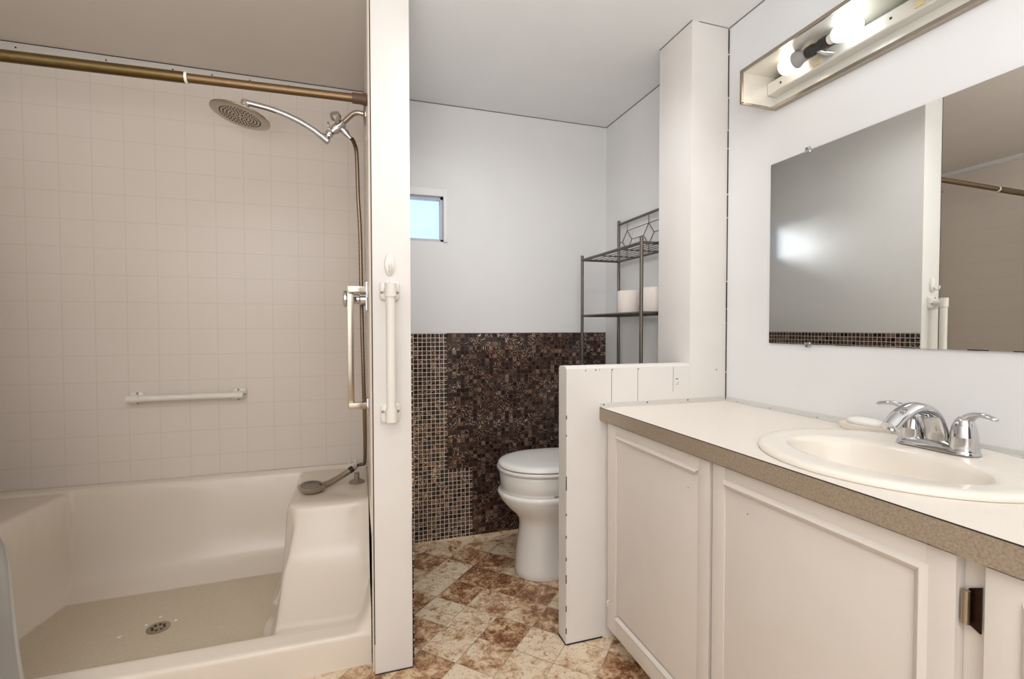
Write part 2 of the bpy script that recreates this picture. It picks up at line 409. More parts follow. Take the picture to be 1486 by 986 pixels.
# ------------------------------------------------------------------ shower surround
t = thing('shower_surround', 'ivory tile-pattern plastic shower surround on the alcove walls', 'shower surround', (-.7, YB-.008, .45))
obj('back_panel', box(-1.452, .034, YB-.010, YB-.001, .455, 2.235, .001), M['tiles'], t)
obj('side_panel', box(.0344, .0414, 1.60, YB-.010, .45, 2.235, .001), M['acrylic'], t)
obj('side_panel', box(-1.459, -1.452, 1.60, YB-.010, .45, 2.235, .001), M['tiles'], t)
s_ = obj('trim_strip', box(-1.452, .040, YB-.014, YB-.001, 2.231, 2.2685, .0015), M['alu'], t)
screws(s_, [(x, YB-.014, 2.249) for x in (-1.3, -1.0, -.76, -.61, -.46, -.30, -.16, -.02)], (0, -1, 0), .0035)
obj('edge_strip', box(.0355, .0414, 1.590, 1.600, .0, 2.26, .0015), M['acrylic'], t)
obj('joint_line', box(-1.45, .04, YB-.0145, YB-.001, 2.2695, 2.2712), M['gap'], t)

# ------------------------------------------------------------------ shower pan (height field)
def sst(x): x = max(0, min(1, x)); return x*x*(3-2*x)
def interp(tab, d):
    if d <= tab[0][0]: return tab[0][1]
    for (a, p), (b, q) in zip(tab, tab[1:]):
        if d <= b: return p+(q-p)*(d-a)/(b-a)
    return tab[-1][1]
ZT, ZF = .452, .06
def soft(tab):
    pts = crv([(a, 0, b) for a, b in tab], 8); out = [(pts[0].x, pts[0].z)]
    for p in pts[1:]:
        if p.x > out[-1][0]: out.append((p.x, min(p.z, out[-1][1])))
    return out
PB = [(-.012, ZT), (-.002, ZT-.003), (.006, ZT-.012), (.012, ZT-.03), (.045, .20), (.062, .14), (.09, .10), (.13, .078), (.185, ZF)]
PL = [(-.02, ZT-.012), (-.004, ZT-.016), (.004, ZT-.026), (.010, ZT-.045), (.022, .16), (.035, .11), (.055, .08), (.085, ZF)]
PSf = [(-.03, ZT-.012), (-.008, ZT-.015), (.004, ZT-.026), (.012, ZT-.05), (.035, .35), (.07, .28), (.12, .215), (.18, .165), (.25, .130), (.30, .118), (.6, .118)]
PSl = [(-.03, ZT-.012), (-.008, ZT-.015), (.002, ZT-.026), (.008, ZT-.05), (.018, .27), (.032, .14), (.046, .085), (.060, ZF)]
PF = [(0, .118), (.006, .115), (.014, .10), (.03, .072), (.05, ZF)]
PB, PL, PSf, PSl = soft(PB), soft(PL), soft(PSf), soft(PSl)
def H_(x, y):
    z = ZF
    z = max(z, interp(PB, 2.425+.02*sst((x+1.1)/.9)-y))
    xl = -1.135-.16*(2.42-y); z = max(z, interp(PL, x-xl))
    # seat block, rounded left-front corner
    sx = -.262-x; sy = 1.985-.012*math.sin((x+.26)*9)-y
    sxx = sx+.03*sst((sy+.03)/.05)*(1-sst(sy/.12))
    a_ = (interp(PSf, sy)-ZF)/(ZT-.012-ZF); b_ = (interp(PSl, sxx)-ZF)/(ZT-.012-ZF)
    z = max(z, ZF+(ZT-.012-ZF)*a_*b_)
    # curved flange rising against the end wall
    z = max(z, interp([(0, .19), (.01, .165), (.022, .142), (.036, .126), (.05, .118), (.07, ZF)], .030-x) if y > 1.70 else z)
    z = max(z, interp(PF, y-1.700))
    if y < 1.70: z = .118-.010*sst((1.70-y)/.055)+interp([(0, .072), (.01, .047), (.022, .024), (.036, .008), (.05, 0)], .030-x)*sst((y-1.642)/.03)
    if y > 2.445: z = max(z, ZT+.004)
    return z
def make_pan():
    xs = []; x = -1.452
    while x < .033: xs.append(x); x += .0028 if -.345 < x < -.215 or x > -.03 else .008
    xs.append(.033)
    ys = [1.6385, 1.6395, 1.642, 1.646]; y = 1.652
    while y < 2.463: ys.append(y); y += .0065
    ys.append(2.4635)
    bm = bmesh.new(); G = []
    for j, y in enumerate(ys):
        row = []
        for x in xs:
            z = H_(x, y)
            if j < 4: z -= (.020, .013, .006, .002)[j]
            row.append(bm.verts.new((x, y, z)))
        G.append(row)
    low = [bm.verts.new((x, 1.635, .0)) for x in xs]; mid = [bm.verts.new((x, 1.6365, .06)) for x in xs]
    G = [low, mid]+G
    for a, b in zip(G, G[1:]):
        for i in range(len(xs)-1):
            f = bm.faces.new((a[i], a[i+1], b[i+1], b[i]))
            if all(v.co.z < ZF+.0008 for v in f.verts) and a[i].co.y > 1.7: f.material_index = 1
    return bm
t = thing('shower_pan', 'deep ivory acrylic shower pan with moulded corner seat', 'shower pan', (-.7, 2.05, 0))
obj('basin', make_pan(), None, t, 50, [M['acrylic'], M['panfloor']])
d = obj('drain', lathe([(0, 0), (.036, 0), (.036, .003), (.031, .004), (0, .002)], (-.682, 1.966, ZF), (0, 0, 1), 28), M['brushed'], t)
bm = bmesh.new()
for k in range(8):
    a = k*math.pi/4; c_, s__ = math.cos(a), math.sin(a)
    lathe([(0, 0), (.0045, 0), (.0045, .001), (0, .001)], (-.682+.019*c_, 1.966+.019*s__, ZF+.0032), (0, 0, 1), 10, bm)
obj('hole_ring', bm, M['nozzle'], d)
for k, (x, y) in enumerate(((-.73, 2.0), (-.70, 2.04), (-.64, 2.0), (-.79, 1.95))):
    obj('fleck', lathe([(0, 0), (.006, 0), (.004, .0012), (0, .0015)], (x, y, ZF), (0, 0, 1), 9), M['white'], d)

# ------------------------------------------------------------------ curtain rod
t = thing('shower_curtain_rod', 'antique brass telescoping curtain rod across the shower opening', 'curtain rod', (-.7, 1.62, 1.845))
def rz(x): return 1.854+(x-.038)*.0185
obj('thick_tube', tube([(-1.455, 1.62, rz(-1.455)), (-.466, 1.62, rz(-.466))], .0155, 20), M['brass'], t)
obj('thin_tube', tube([(-.466, 1.62, rz(-.466)), (.028, 1.62, rz(.028))], .0128, 20), M['brasstex'], t)
obj('joint_ring', tube([(-.470, 1.62, rz(-.47)), (-.463, 1.62, rz(-.463))], .0162, 20), M['wplastic'], t)
obj('end_cap', lathe([(.0158, 0), (.0165, .002), (.0165, .03), (.019, .034), (.019, .044), (.017, .046)], (-.012, 1.62, rz(0)), (1, 0, 0), 24), M['rubberbrown'], t)
obj('end_cap', lathe([(.0175, 0), (.0175, .03), (.021, .034), (.021, .046)], (-1.405, 1.62, rz(-1.4)), (-1, 0, 0), 24), M['rubberbrown'], t)

# ------------------------------------------------------------------ curtain
def make_curtain():
    bm = bmesh.new(); NU, NV = 90, 40; G = []
    for j in range(NV+1):
        s = j/NV; z = rz(-1.1)-.016-s*1.72
        xr = interp([(0, -1.24), (.35, -1.20), (.55, -1.06), (.68, -.90), (.73, -.852), (.92, -.806), (1, -.79)], s)
        row = []
        for i in range(NU+1):
            q = i/NU; x = -1.44+(xr+1.44)*q
            am = .022+.014*s*math.sin(3*q+1)
            y = 1.585+am*math.sin(q*2*math.pi*7.5+.6*math.sin(4*s))-.075*sst((s-.5)/.5)*q+.006*math.sin(9*s+5*q)-.02*s
            x += .004*math.sin(17*s+2*q)*q
            row.append(bm.verts.new((x, y, z)))
        G.append(row)
    for a, b in zip(G, G[1:]):
        for i in range(NU):
            f = bm.faces.new((a[i], a[i+1], b[i+1], b[i]))
            if i >= NU-2: f.material_index = 1
    bmesh.ops.solidify(bm, geom=bm.faces[:], thickness=.0015)
    return bm
cu = thing('shower_curtain', 'grey satin shower curtain drawn to the left end of the shower', 'shower curtain', (-1.15, 1.585, .1))
obj('cloth', make_curtain(), None, cu, 60, [M['curtain'], M['liner']])
for k in range(8):
    x = -1.43+k*.026; a = [2*math.pi*i/20 for i in range(21)]
    obj('ring', tube([(x, 1.62+.022*math.sin(v), rz(x)+.022*math.cos(v)-.004) for v in a], .0018, 6, cap=False), M['brass'], cu)

# ------------------------------------------------------------------ shower head assembly
t = thing('shower_fixture', 'brushed overhead rain shower on a jointed arm at the divider wall', 'shower head', (.034, 1.93, 1.94))
YS = 1.93
obj('flange', lathe([(.039, 0), (.039, .003), (.034, .007), (.016, .010), (0, .010)], (.0342, YS, 1.934), (-1, 0, 0), 32), M['brushed'], t)
obj('wall_arm', tube(crv([(.03, YS, 1.938), (.005, YS, 1.940), (-.012, YS, 1.933), (-.03, YS, 1.915), (-.05, YS, 1.893)], 6), .0095, 14), M['brushed'], t)
dv = obj('diverter', lathe([(.010, 0), (.016, .004), (.018, .015), (.018, .045), (.014, .052), (.013, .060), (0, .06)], (-.045, YS, 1.897), (-.72, 0, -.69), 24), M['chrome'], t)
obj('knob', lathe([(.010, 0), (.010, .018), (.019, .022), (.021, .032), (.017, .042), (0, .045)], (-.066, YS-.004, 1.885), (-.25, -.7, .66), 20), M['chrome'], dv)
obj('hose_outlet', lathe([(.011, 0), (.011, .018), (.013, .02), (.013, .034), (.008, .05), (.007, .06)], (-.062, YS, 1.882), (.70, 0, -.72), 18), M['chrome'], dv)
obj('ball_joint', lathe([(.0, -.016), (.011, -.012), (.016, 0), (.011, .012), (0, .016)], (-.098, YS, 1.848), (0, 1, 0), 18), M['chrome'], t)
obj('wing_nut', tube([(-.100, YS-.02, 1.885), (-.098, YS-.014, 1.868), (-.092, YS-.012, 1.856), (-.104, YS-.012, 1.848), (-.108, YS-.02, 1.842)], [.003, .005, .006, .005, .003], 8), M['chrome'], t)
ap = crv([(-.112, YS, 1.826), (-.150, YS, 1.855), (-.215, YS, 1.888), (-.29, YS, 1.912), (-.385, YS, 1.927)], 8)
obj('extension_arm', tube(ap, .0105, 14, scale=(1, .8)), M['chrome'], t)
obj('end_joint', tube([(-.100, YS, 1.818), (-.126, YS, 1.838)], .0125, 16), M['chrome'], t)
obj('drop_joint', lathe([(.010, 0), (.012, .006), (.012, .018), (.016, .022), (.016, .034), (.012, .05), (0, .05)], (-.379, YS, 1.932), (.0, 0, -1), 20), M['chrome'], t)
ax = Vector((-.20, -.04, -.98)).normalized()
hc = Vector((-.391, YS, 1.882))
hd = obj('rain_head', lathe([(0, -.008), (.02, -.006), (.06, -.002), (.092, .001), (.0965, .004), (.0965, .008), (.092, .010), (.078, .0105), (0, .0108)], hc, ax, 48), M['brushed'], t)
qd = Vector((0, 0, 1)).rotation_difference(ax).to_matrix(); bm = bmesh.new()
for ring in range(1, 7):
    for k in range(ring*6+(ring > 3)*2):
        a = 2*math.pi*k/(ring*6+(ring > 3)*2)+ring*.2; rr = ring*.0108
        lathe([(.0028, 0), (.0022, .0015), (0, .0017)], hc+qd@Vector((rr*math.cos(a), rr*math.sin(a), .0104)), ax, 7, bm)
tag(obj('nozzle_field', bm, M['nozzle'], hd), kind='stuff')

# hand shower with its hose lying on the seat
ZS = ZT-.012
t = thing('hand_shower', 'brushed hand shower lying on the moulded corner seat with metal hose', 'hand shower', (-.1, 2.12, ZS))
hcx = Vector((-.188, 2.125, ZS+.018)); axh = Vector((.06, -.10, .99)).normalized()
hh = obj('spray_head', lathe([(0, -.014), (.03, -.013), (.048, -.006), (.054, .002), (.0545, .008), (.050, .0105), (0, .011)], hcx, axh, 40), M['brushed'], t)
qd = Vector((0, 0, 1)).rotation_difference(axh).to_matrix(); bm = bmesh.new()
for ring in range(0, 6):
    for k in range(max(1, ring*6)):
        a = 2*math.pi*k/max(1, ring*6); rr = ring*.0082
        lathe([(.0022, 0), (.0016, .0012), (0, .0014)], hcx+qd@Vector((rr*math.cos(a), rr*math.sin(a), .0107)), axh, 6, bm)
tag(obj('nozzle_field', bm, M['nozzle'], hh), kind='stuff')
hp = crv([(-.155, 2.135, ZS+.018), (-.12, 2.15, ZS+.025), (-.075, 2.17, ZS+.042), (-.038, 2.185, ZS+.060)], 6)
obj('handle', tube(hp, [.016-.004*i/(len(hp)-1) for i in range(len(hp))], 14), M['brushed'], t)
obj('collar', tube([(-.042, 2.183, ZS+.058), (-.028, 2.189, ZS+.066)], .014, 16), M['nozzle'], t)
obj('collar', tube([(-.030, 2.188, ZS+.065), (-.014, 2.195, ZS+.073)], .0125, 16), M['chrome'], t)
hpts = crv([(-.018, 1.93, 1.842), (-.008, 1.93, 1.822), (.000, 1.932, 1.78), (.004, 1.935, 1.62), (.010, 1.935, 1.48), (.013, 1.93, 1.20), (.017, 1.93, .95), (.021, 1.96, .76), (.022, 2.02, .62), (.020, 2.12, .545), (.008, 2.19, .520), (-.010, 2.197, .515)], 34)
obj('hose', tube(hpts, [.0068+.0009*(i % 2) for i in range(len(hpts))], 10), M['hosem'], t)
t = thing('suction_holder', 'small grey suction cup holder with clear hook on shower seat', 'holder', (-.012, 2.20, ZS))
obj('suction_cup', lathe([(.034, 0), (.034, .004), (.022, .010), (.012, .015), (.011, .04), (.013, .042), (0, .044)], (-.012, 2.20, ZS+.0005), (0, 0, 1), 28), paint('brown_grey_rubber', (140, 126, 110), .35), t)
t = thing('plastic_hook', 'tiny clear plastic hook above the suction holder in the shower', 'hook', (-.03, YB-.01, .50))
obj('hook_wire', tube(crv([(-.048, YB-.014, .470), (-.046, YB-.018, .425+.03), (-.034, YB-.022, .437), (-.022, YB-.018, .455), (-.020, YB-.014, .475)], 6), .004, 8), M['wplastic'], t)

# mixer valve and chrome grab bar on the end wall
t = thing('shower_mixer', 'chrome shower mixer with round knob behind the slim grab bar', 'shower valve', (.034, 1.86, 1.235))
obj('wall_plate', box(.0255, .0342, 1.815, 1.895, 1.182, 1.288, .004), M['chrome'], t)
obj('valve_body', lathe([(.026, 0), (.026, .018), (.020, .022), (.020, .05), (.016, .055), (.016, .066)], (.026, 1.86, 1.228), (-1, 0, 0), 26), M['chrome'], t)
obj('knob', lathe([(.027, 0), (.031, .003), (.031, .010), (.026, .014), (0, .016)], (-.038, 1.86, 1.228), (-1, 0, 0), 30), M['chrome'], t)
t = thing('flat_grab_bar', 'slim flat chrome grab bar on the end wall of the shower', 'grab bar', (.034, 1.80, 1.04))
obj('bar', box(-.0365, -.0150, 1.795, 1.803, .832, 1.268, .002), M['brushed'], t)
for z in (1.2575, .842):
    b_ = obj('bracket', box(-.035, .030, 1.778, 1.803, z-.0115, z+.0115, .0025), M['brushed'], t)
    obj('wall_plate', box(.0275, .0342, 1.768, 1.815, z-.032, z+.028, .003), M['chrome'], b_)

# ------------------------------------------------------------------ white grab bars
def grab(name, label, c0, c1, normal, stand, r, fl):
    """c0, c1 centres of flanges on the wall"""
    c0, c1, nn = Vector(c0), Vector(c1), Vector(normal); al = (c1-c0).normalized(); sd_ = nn.cross(al)
    t = thing(name, label, 'grab bar', tuple((c0+c1)/2), )
    obj('bar', tube([c0+nn*stand-al*.012, c1+nn*stand+al*.012], r, 20), M['wplastic'], t)
    for c, sg in ((c0, 1), (c1, -1)):
        bm = bmesh.new(); poly = []
        for k in range(24):
            a = 2*math.pi*k/24; e = .35
            poly.append((fl*math.copysign(abs(math.cos(a))**e, math.cos(a)), fl*math.copysign(abs(math.sin(a))**e, math.sin(a))))
        rings = [[c+nn*h+al*(p[0]*s)+sd_*(p[1]*s) for p in poly] for h, s in ((0.0005, 1), (.010, 1), (.014, .93), (.016, .8))]
        fo = obj('flange', loft(rings, bm), M['wplastic'], t)
        obj('standoff', tube([c+nn*.008, c+nn*(stand*.6), c+nn*(stand+r*.4)], [r*1.35, r*1.15, r*1.15], 18, scale=(1, 1)), M['wplastic'], fo)
        obj('sleeve', tube([c+nn*stand-al*.021, c+nn*stand+al*.021], r*1.22, 20), M['wplastic'], fo)
        for p, q in ((-sg*.72, 0), (.2*sg, .74), (.2*sg, -.74)):
            obj('screw', lathe([(0, 0), (.0052, 0), (.004, .002), (0, .001)], c+nn*.0145+al*(p*fl)+sd_*(q*fl), tuple(nn), 10), M['screw'], fo)
grab('wall_grab_bar', 'white upright grab bar on the divider wall front', (.0955, YC, .848), (.0955, YC, 1.238), (0, -1, 0), .052, .0145, .031)
grab('shower_grab_bar', 'white horizontal grab bar on the shower back wall', (-.915, YB-.010, .819), (-.518, YB-.010, .819), (0, -1, 0), .045, .0135, .027)
t = thing('oval_wall_hook', 'white oval adhesive hook above the upright grab bar', 'hook', (.0965, YC, 1.323))
rings = []
for h, s in ((.0003, 1), (.006, 1), (.010, .9), (.012, .7)):
    rings.append([(.0965+.0165*s*math.cos(a), YC-h, 1.323+.036*s*math.sin(a)) for a in [2*math.pi*k/32 for k in range(32)]])
obj('back_plate', loft(rings), M['wplastic'], t)
obj('hook', tube(crv([(.0965, YC-.010, 1.316), (.0965, YC-.020, 1.300), (.0965, YC-.030, 1.303), (.0965, YC-.034, 1.318)], 5), [.0042]*16, 10, scale=(1, 1)), M['wplastic'], t)

# ------------------------------------------------------------------ toilet
YT = 2.035
def egg(xf, xb, hw, z, n=44, yc=YT):
    L = xb-xf; cx = xf+min(L*.5, hw*1.25); out = []
    for k in range(n):
        a = 2*math.pi*k/n; c_, s_ = math.cos(a), math.sin(a)
        x = cx-(cx-xf)*c_ if c_ > 0 else cx-(xb-cx)*math.copysign(abs(c_)**.75, c_)
        out.append((x, yc+hw*math.copysign(abs(s_)**.92, s_), z))
    return out
t = thing('toilet', 'white toilet with raised seat in front of the brown mosaic', 'toilet', (.95, YT, 0))
rows = [(.678, 1.16, .108, 0.0), (.672, 1.16, .112, .006), (.671, 1.16, .112, .03), (.678, 1.15, .106, .10), (.688, 1.15, .103, .17), (.694, 1.15, .104, .225), (.690, 1.15, .112, .255), (.668, 1.16, .130, .285), (.635, 1.17, .150, .315), (.610, 1.18, .168, .345), (.597, 1.19, .178, .368), (.593, 1.19, .181, .380), (.597, 1.19, .178, .388), (.610, 1.18, .166, .391)]
obj('bowl', loft([egg(*r) for r in rows]), M['porcelain'], t, 60)
obj('seat_riser', loft([egg(.612, 1.10, .166, .398), egg(.606, 1.10, .171, .402), egg(.604, 1.10, .173, .44), (egg(.602, 1.10, .175, .470)), egg(.608, 1.10, .170, .478)]), M['seatplastic'], t, 60)
bm = loft([egg(.610, 1.10, .168, .386), egg(.605, 1.10, .172, .390), egg(.605, 1.10, .172, .402)])
bmesh.ops.bisect_plane(bm, geom=bm.verts[:]+bm.edges[:]+bm.faces[:], plane_co=(.790, 0, 0), plane_no=(1, 0, 0), clear_outer=True)
obj('riser_skirt', bm, M['seatplastic'], t, 60)
obj('riser_lever', box(.611, .622, YT+.075, YT+.10, .425, .445, .003), M['black'], t)
obj('seat', loft([egg(.600, 1.09, .176, .480), egg(.592, 1.09, .184, .484), egg(.590, 1.09, .186, .492), egg(.593, 1.09, .183, .498)]), M['seatplastic'], t, 60)
obj('lid', loft([egg(.600, 1.09, .177, .501), egg(.596, 1.09, .182, .504), egg(.597, 1.09, .181, .512), egg(.606, 1.08, .174, .519), egg(.64, 1.06, .15, .523), egg(.75, 1.0, .08, .525)]), M['seatplastic'], t, 60)
tk = obj('tank', box(1.165, 1.350, YT-.225, YT+.225, .39, .745, .018, seg=3), M['porcelain'], t)
obj('tank_lid', box(1.155, 1.355, YT-.235, YT+.235, .746, .775, .010, seg=3), M['porcelain'], tk)
obj('flush_lever', tube([(1.163, YT+.17, .69), (1.148, YT+.17, .69), (1.146, YT+.12, .685)], .006, 10), M['chrome'], tk)
obj('tank_neck', box(1.14, 1.30, YT-.10, YT+.10, .30, .395, .015), M['porcelain'], t)

# ------------------------------------------------------------------ rack over the toilet
XA, XB_, YN, YFr = 1.132, 1.350, 1.745, 2.301
t = thing('bathroom_rack', 'pewter metal tube rack standing over the toilet tank', 'shelf rack', ((XA+XB_)/2, 2.02, 0))
for x, y, zt in ((XA, YN, 1.492), (XA, YFr, 1.492), (XB_, YN, 1.69), (XB_, YFr, 1.69)):
    p_ = obj('post', tube([(x, y, .0), (x, y, zt)], .0078, 12), M['rack'], t)
    obj('post_cap', lathe([(.0085, 0), (.0085, .006), (.005, .010), (0, .011)], (x, y, zt), (0, 0, 1), 12), M['rack'], p_)
def shelf(z, solid):
    bm = tube([(XA, YN, z), (XA, YFr, z)], .0062, 10); tube([(XB_, YN, z), (XB_, YFr, z)], .0062, 10, bm)
    for y in (YN, YFr): tube([(XA, y, z), (XB_, y, z)], .0062, 10, bm)
    sh = obj('shelf_frame', bm, M['rack'], t); bm = bmesh.new()
    for k in range(1, 7):
        x = XA+(XB_-XA)*k/7; tube([(x, YN, z+.002), (x, YFr, z+.002)], .0022, 6, bm)
    for y in (YN+.18, YFr-.18): tube([(XA, y, z-.002), (XB_, y, z-.002)], .0025, 6, bm)
    obj('shelf_wire', bm, M['rack'], sh)
shelf(1.478, 0); shelf(1.183, 0); shelf(.86, 0)
bm = tube([(XB_, YN, 1.677), (XB_, YFr, 1.677)], .0068, 10)
top = obj('back_rail', bm, M['rack'], t)
bm = bmesh.new(); zc = 1.578
dia = [YFr-.085, 2.02, YN+.085]
def wire(a, b): tube([(XB_, a[0], a[1]), (XB_, b[0], b[1])], .0022, 6, bm)
for y in dia:
    A, B, L_, R_ = (y, zc+.052), (y, zc-.052), (y+.045, zc), (y-.045, zc)
    for q in ((A, L_), (L_, B), (B, R_), (R_, A)): wire(*q)
    wire((y, 1.674), A); wire(B, (y, 1.482))
for a, b in zip(dia, dia[1:]):
    wire((a, zc+.052), (b, zc+.052)); wire((a, zc-.052), (b, zc-.052)); wire((a-.045, zc), (b+.045, zc))
wire((dia[0]+.045, zc), (YFr, zc)); wire((dia[-1]-.045, zc), (YN, zc))
obj('diamond_panel', bm, M['rack'], top)
# paper rolls
for y, lab in ((2.03, 'white toilet paper roll farther back on the rack middle shelf'), (1.835, 'white toilet paper roll on rack middle shelf nearest the partition')):
    t = thing('toilet_paper_roll', lab, 'toilet paper', (1.25, y, 1.190), 'toilet paper rolls on the rack')
    obj('paper', lathe([(.021, .0), (.055, .0), (.0565, .003), (.0565, .104), (.055, .107), (.021, .107), (.021, 0)], (1.25, y, 1.1902), (0, 0, 1), 36), M['paper'], t)
    obj('core', lathe([(.019, .001), (.0205, .001), (.0205, .1065), (.019, .1065), (.019, .001)], (1.25, y, 1.1902), (0, 0, 1), 24), M['card'], t)

# ------------------------------------------------------------------ vanity
ZK = .836; XF = .816
t = thing('vanity_cabinet', 'long white painted vanity cabinet with panelled doors', 'cabinet', (1.1, .6, 0))
YE = -.55
bm = box(.8505, .868, YE, YP-.004, .06, .793); box(.868, XR-.002, YP-.020, YP-.004, .06, .793, bm=bm)
box(.868, XR-.002, YE, YE+.016, .06, .793, bm=bm); box(.868, XR-.002, YE+.016, YP-.020, .06, .076, bm=bm); obj('carcass', bm, M['cab'], t)
obj('toe_kick', box(.91, XR-.002, YE, YP-.004, 0, .06), M['cabdark'], t)
def mold(bm, x, y0, y1, z0, z1, sides='tblr', w=.020, d=.009):
    prof = [(0, 0), (.002, .45*d), (.2*w, .75*d), (.45*w, d), (.65*w, .72*d), (.78*w, .40*d), (.9*w, .28*d), (w, 0)]
    # corners: outer rectangle; offset inward by p
    def ring(p, h): return [(x-h, y1-p, z1-p), (x-h, y0+p, z1-p), (x-h, y0+p, z0+p), (x-h, y1-p, z0+p)]
    Rg = [ring(p, h) for p, h in prof]
    for i, s in enumerate('trbl'):   # t: y1->y0 on top; r: near camera-right side (y0); b; l
        if s not in sides: continue
        j = (i+1) % 4
        V = [[bm.verts.new(r[i]) for r in Rg], [bm.verts.new(r[j]) for r in Rg]]
        for k in range(len(Rg)-1): bm.faces.new((V[0][k], V[0][k+1], V[1][k+1], V[1][k]))
        bm.faces.new(V[0]); bm.faces.new(V[1])
    return bm
def door(y0, y1, my0, my1, mz0=.118, mz1=.757, sides='trbl', hinge=None):
    d = obj('door', box(.8325, .8502, y0, y1, .062, .786, .0025), M['cab'], t)
    # proud stiles and rails around a slightly sunk panel
    bm = bmesh.new()
    for i, a in enumerate(((y0, my0+.004, .062, .786), (my1-.004, y1, .062, .786), (my0, my1, .062, mz0+.004), (my0, my1, mz1-.004, .786))):
        box(.8295 if i < 2 else .8299, .8335, a[0], a[1], a[2], a[3], .0008, bm=bm)
    obj('door_frame', bm, M['cab'], d)
    for sd1 in sides: obj('molding', mold(bmesh.new(), .8305, my0, my1, mz0, mz1, sd1), M['cab'], d)
    if hinge:
        for z in (.713, .17):
            h = obj('hinge', prism([(hinge+.003, z-.034), (hinge+.018, z-.026), (hinge+.020, z-.012), (hinge+.020, z+.012), (hinge+.018, z+.026), (hinge+.003, z+.034)], 0, .8485, .8455-.001, .0004), M['bronze'], d)
            obj('hinge_barrel', lathe([(0, 0), (.0055, .001), (.0055, .05), (0, .051)], (.8375, hinge+.017, z-.025), (0, 0, 1), 12), M['brushed'], h)
    return d
door(.973, 1.483, 1.010, 1.430, sides='tb')
door(.458, .962, .493, .926, sides='trb', hinge=.433)
door(-.08, .424, -.045, .385)
door(-.54, -.09, -.505, -.125)
obj('catch', tube([(.829, 1.470, .165), (.822, 1.468, .160), (.823, 1.466, .148)], .003, 8), M['cab'], t)
obj('nail_hole', lathe([(0, 0), (.0016, 0), (.0012, .0004), (0, .0004)], (.8324, 1.057, .694), (-1, 0, 0), 8), M['gap'], t)
obj('nail_hole', lathe([(0, 0), (.0016, 0), (.0012, .0004), (0, .0004)], (.8324, .854, .699), (-1, 0, 0), 8), M['gap'], t)

# countertop with hole for the sink
SX, SY = 1.09, .7225
t = thing('countertop', 'cream laminate countertop with brown speckled front edge', 'countertop', (1.1, .5, .80))
def make_top():
    bm = bmesh.new(); n = 64
    rx, ry = .215, .228
    X0, X1, Y0, Y1 = XF+.0025, XR-.0015, YE-.01, YP-.0015
    inner = []; outer = []
    for k in range(n):
        a = 2*math.pi*k/n; c_, s_ = math.cos(a), math.sin(a); inner.append((SX+rx*c_, SY+ry*s_))
        # ray to rectangle
        tx = ((X1 if c_ > 0 else X0)-SX)/c_ if abs(c_) > 1e-9 else 1e9; ty = ((Y1 if s_ > 0 else Y0)-SY)/s_ if abs(s_) > 1e-9 else 1e9
        tt = min(tx, ty); outer.append((SX+tt*c_, SY+tt*s_))
    # snap nearest samples to the rectangle's corners
    for cx, cy in ((X0, Y0), (X0, Y1), (X1, Y0), (X1, Y1)):
        i = min(range(n), key=lambda k: math.hypot(outer[k][0]-cx, outer[k][1]-cy)); outer[i] = (cx, cy)
    def lay(z): return [bm.verts.new((*p, z)) for p in inner], [bm.verts.new((*p, z)) for p in outer]
    ti, to = lay(ZK); bi, bo = lay(.796)
    for k in range(n):
        j = (k+1) % n
        bm.faces.new((ti[k], ti[j], to[j], to[k])); bm.faces.new((bi[j], bi[k], bo[k], bo[j]))
        bm.faces.new((ti[k], bi[k], bi[j], ti[j])); bm.faces.new((to[j], bo[j], bo[k], to[k]))
    return bm
tp = obj('top', make_top(), M['counter'], t, 30)
obj('front_edge', box(XF, XF+.003, YE-.01, YP-.0015, .793, ZK-.0012), M['edge'], t)
obj('edge_line', box(XF+.0002, XF+.0028, YE-.01, YP-.0015, ZK-.0013, ZK+.0004), M['gap'], t)
t = thing('counter_trim_strip', 'screwed aluminium trim strip along the mirror wall on counter', 'trim strip', (XR, .8, ZK), 'aluminium strips around the counter')
obj('strip', prism([(XR-.0155, ZK+.0005), (XR-.0155, ZK+.002), (XR-.002, ZK+.0035), (XR-.0018, ZK+.0155), (XR-.0003, ZK+.0155), (XR-.0003, ZK+.0005)], 1, YE, YP-.002), M['alubare'], t)
screws(t, [(XR-.009, y, ZK+.0028) for y in (1.45, 1.30, 1.12, .95, .62, .40, .2)], (0, 0, 1), .003)
t = thing('counter_trim_strip', 'screwed white aluminium trim strip where counter meets the low wall', 'trim strip', (1.1, YP, ZK), 'aluminium strips around the counter')
obj('strip', prism([(YP-.0155, ZK+.0005), (YP-.0155, ZK+.002), (YP-.002, ZK+.0035), (YP-.0018, ZK+.0150), (YP-.0003, ZK+.0150), (YP-.0003, ZK+.0005)], 0, XF+.003, XR-.018), M['alu'], t)
screws(t, [(x, YP-.0015, ZK+.009) for x in (.833, 1.012, 1.19)], (0, -1, 0), .003)

# sink
def ell(rx, ry, z, cx=SX, cy=SY, n=72): return [(cx+rx*math.cos(2*math.pi*k/n), cy+ry*math.sin(2*math.pi*k/n), z) for k in range(n)]
t = thing('sink', 'oval bone drop-in sink set in the cream countertop', 'sink', (SX, SY, ZK))
BX = 1.052
rings = [ell(.246, .262, ZK+.0006), ell(.2475, .2635, ZK+.004), ell(.246, .262, ZK+.009), ell(.240, .256, ZK+.0125), ell(.228, .246, ZK+.0135),
         ell(.205, .232, ZK+.0125, SX-.005), ell(.150, .205, ZK+.0105, BX+.013, .726), ell(.134, .195, ZK+.0095, BX+.004, .727), ell(.127, .190, ZK+.006, BX, .727), ell(.122, .186, ZK-.004, BX, .727), ell(.114, .176, ZK-.035, BX, .727), ell(.102, .158, ZK-.075, BX, .727), ell(.080, .125, ZK-.110, BX, .727), ell(.045, .07, ZK-.130, BX, .727), ell(.022, .022, ZK-.135, BX, .727)]
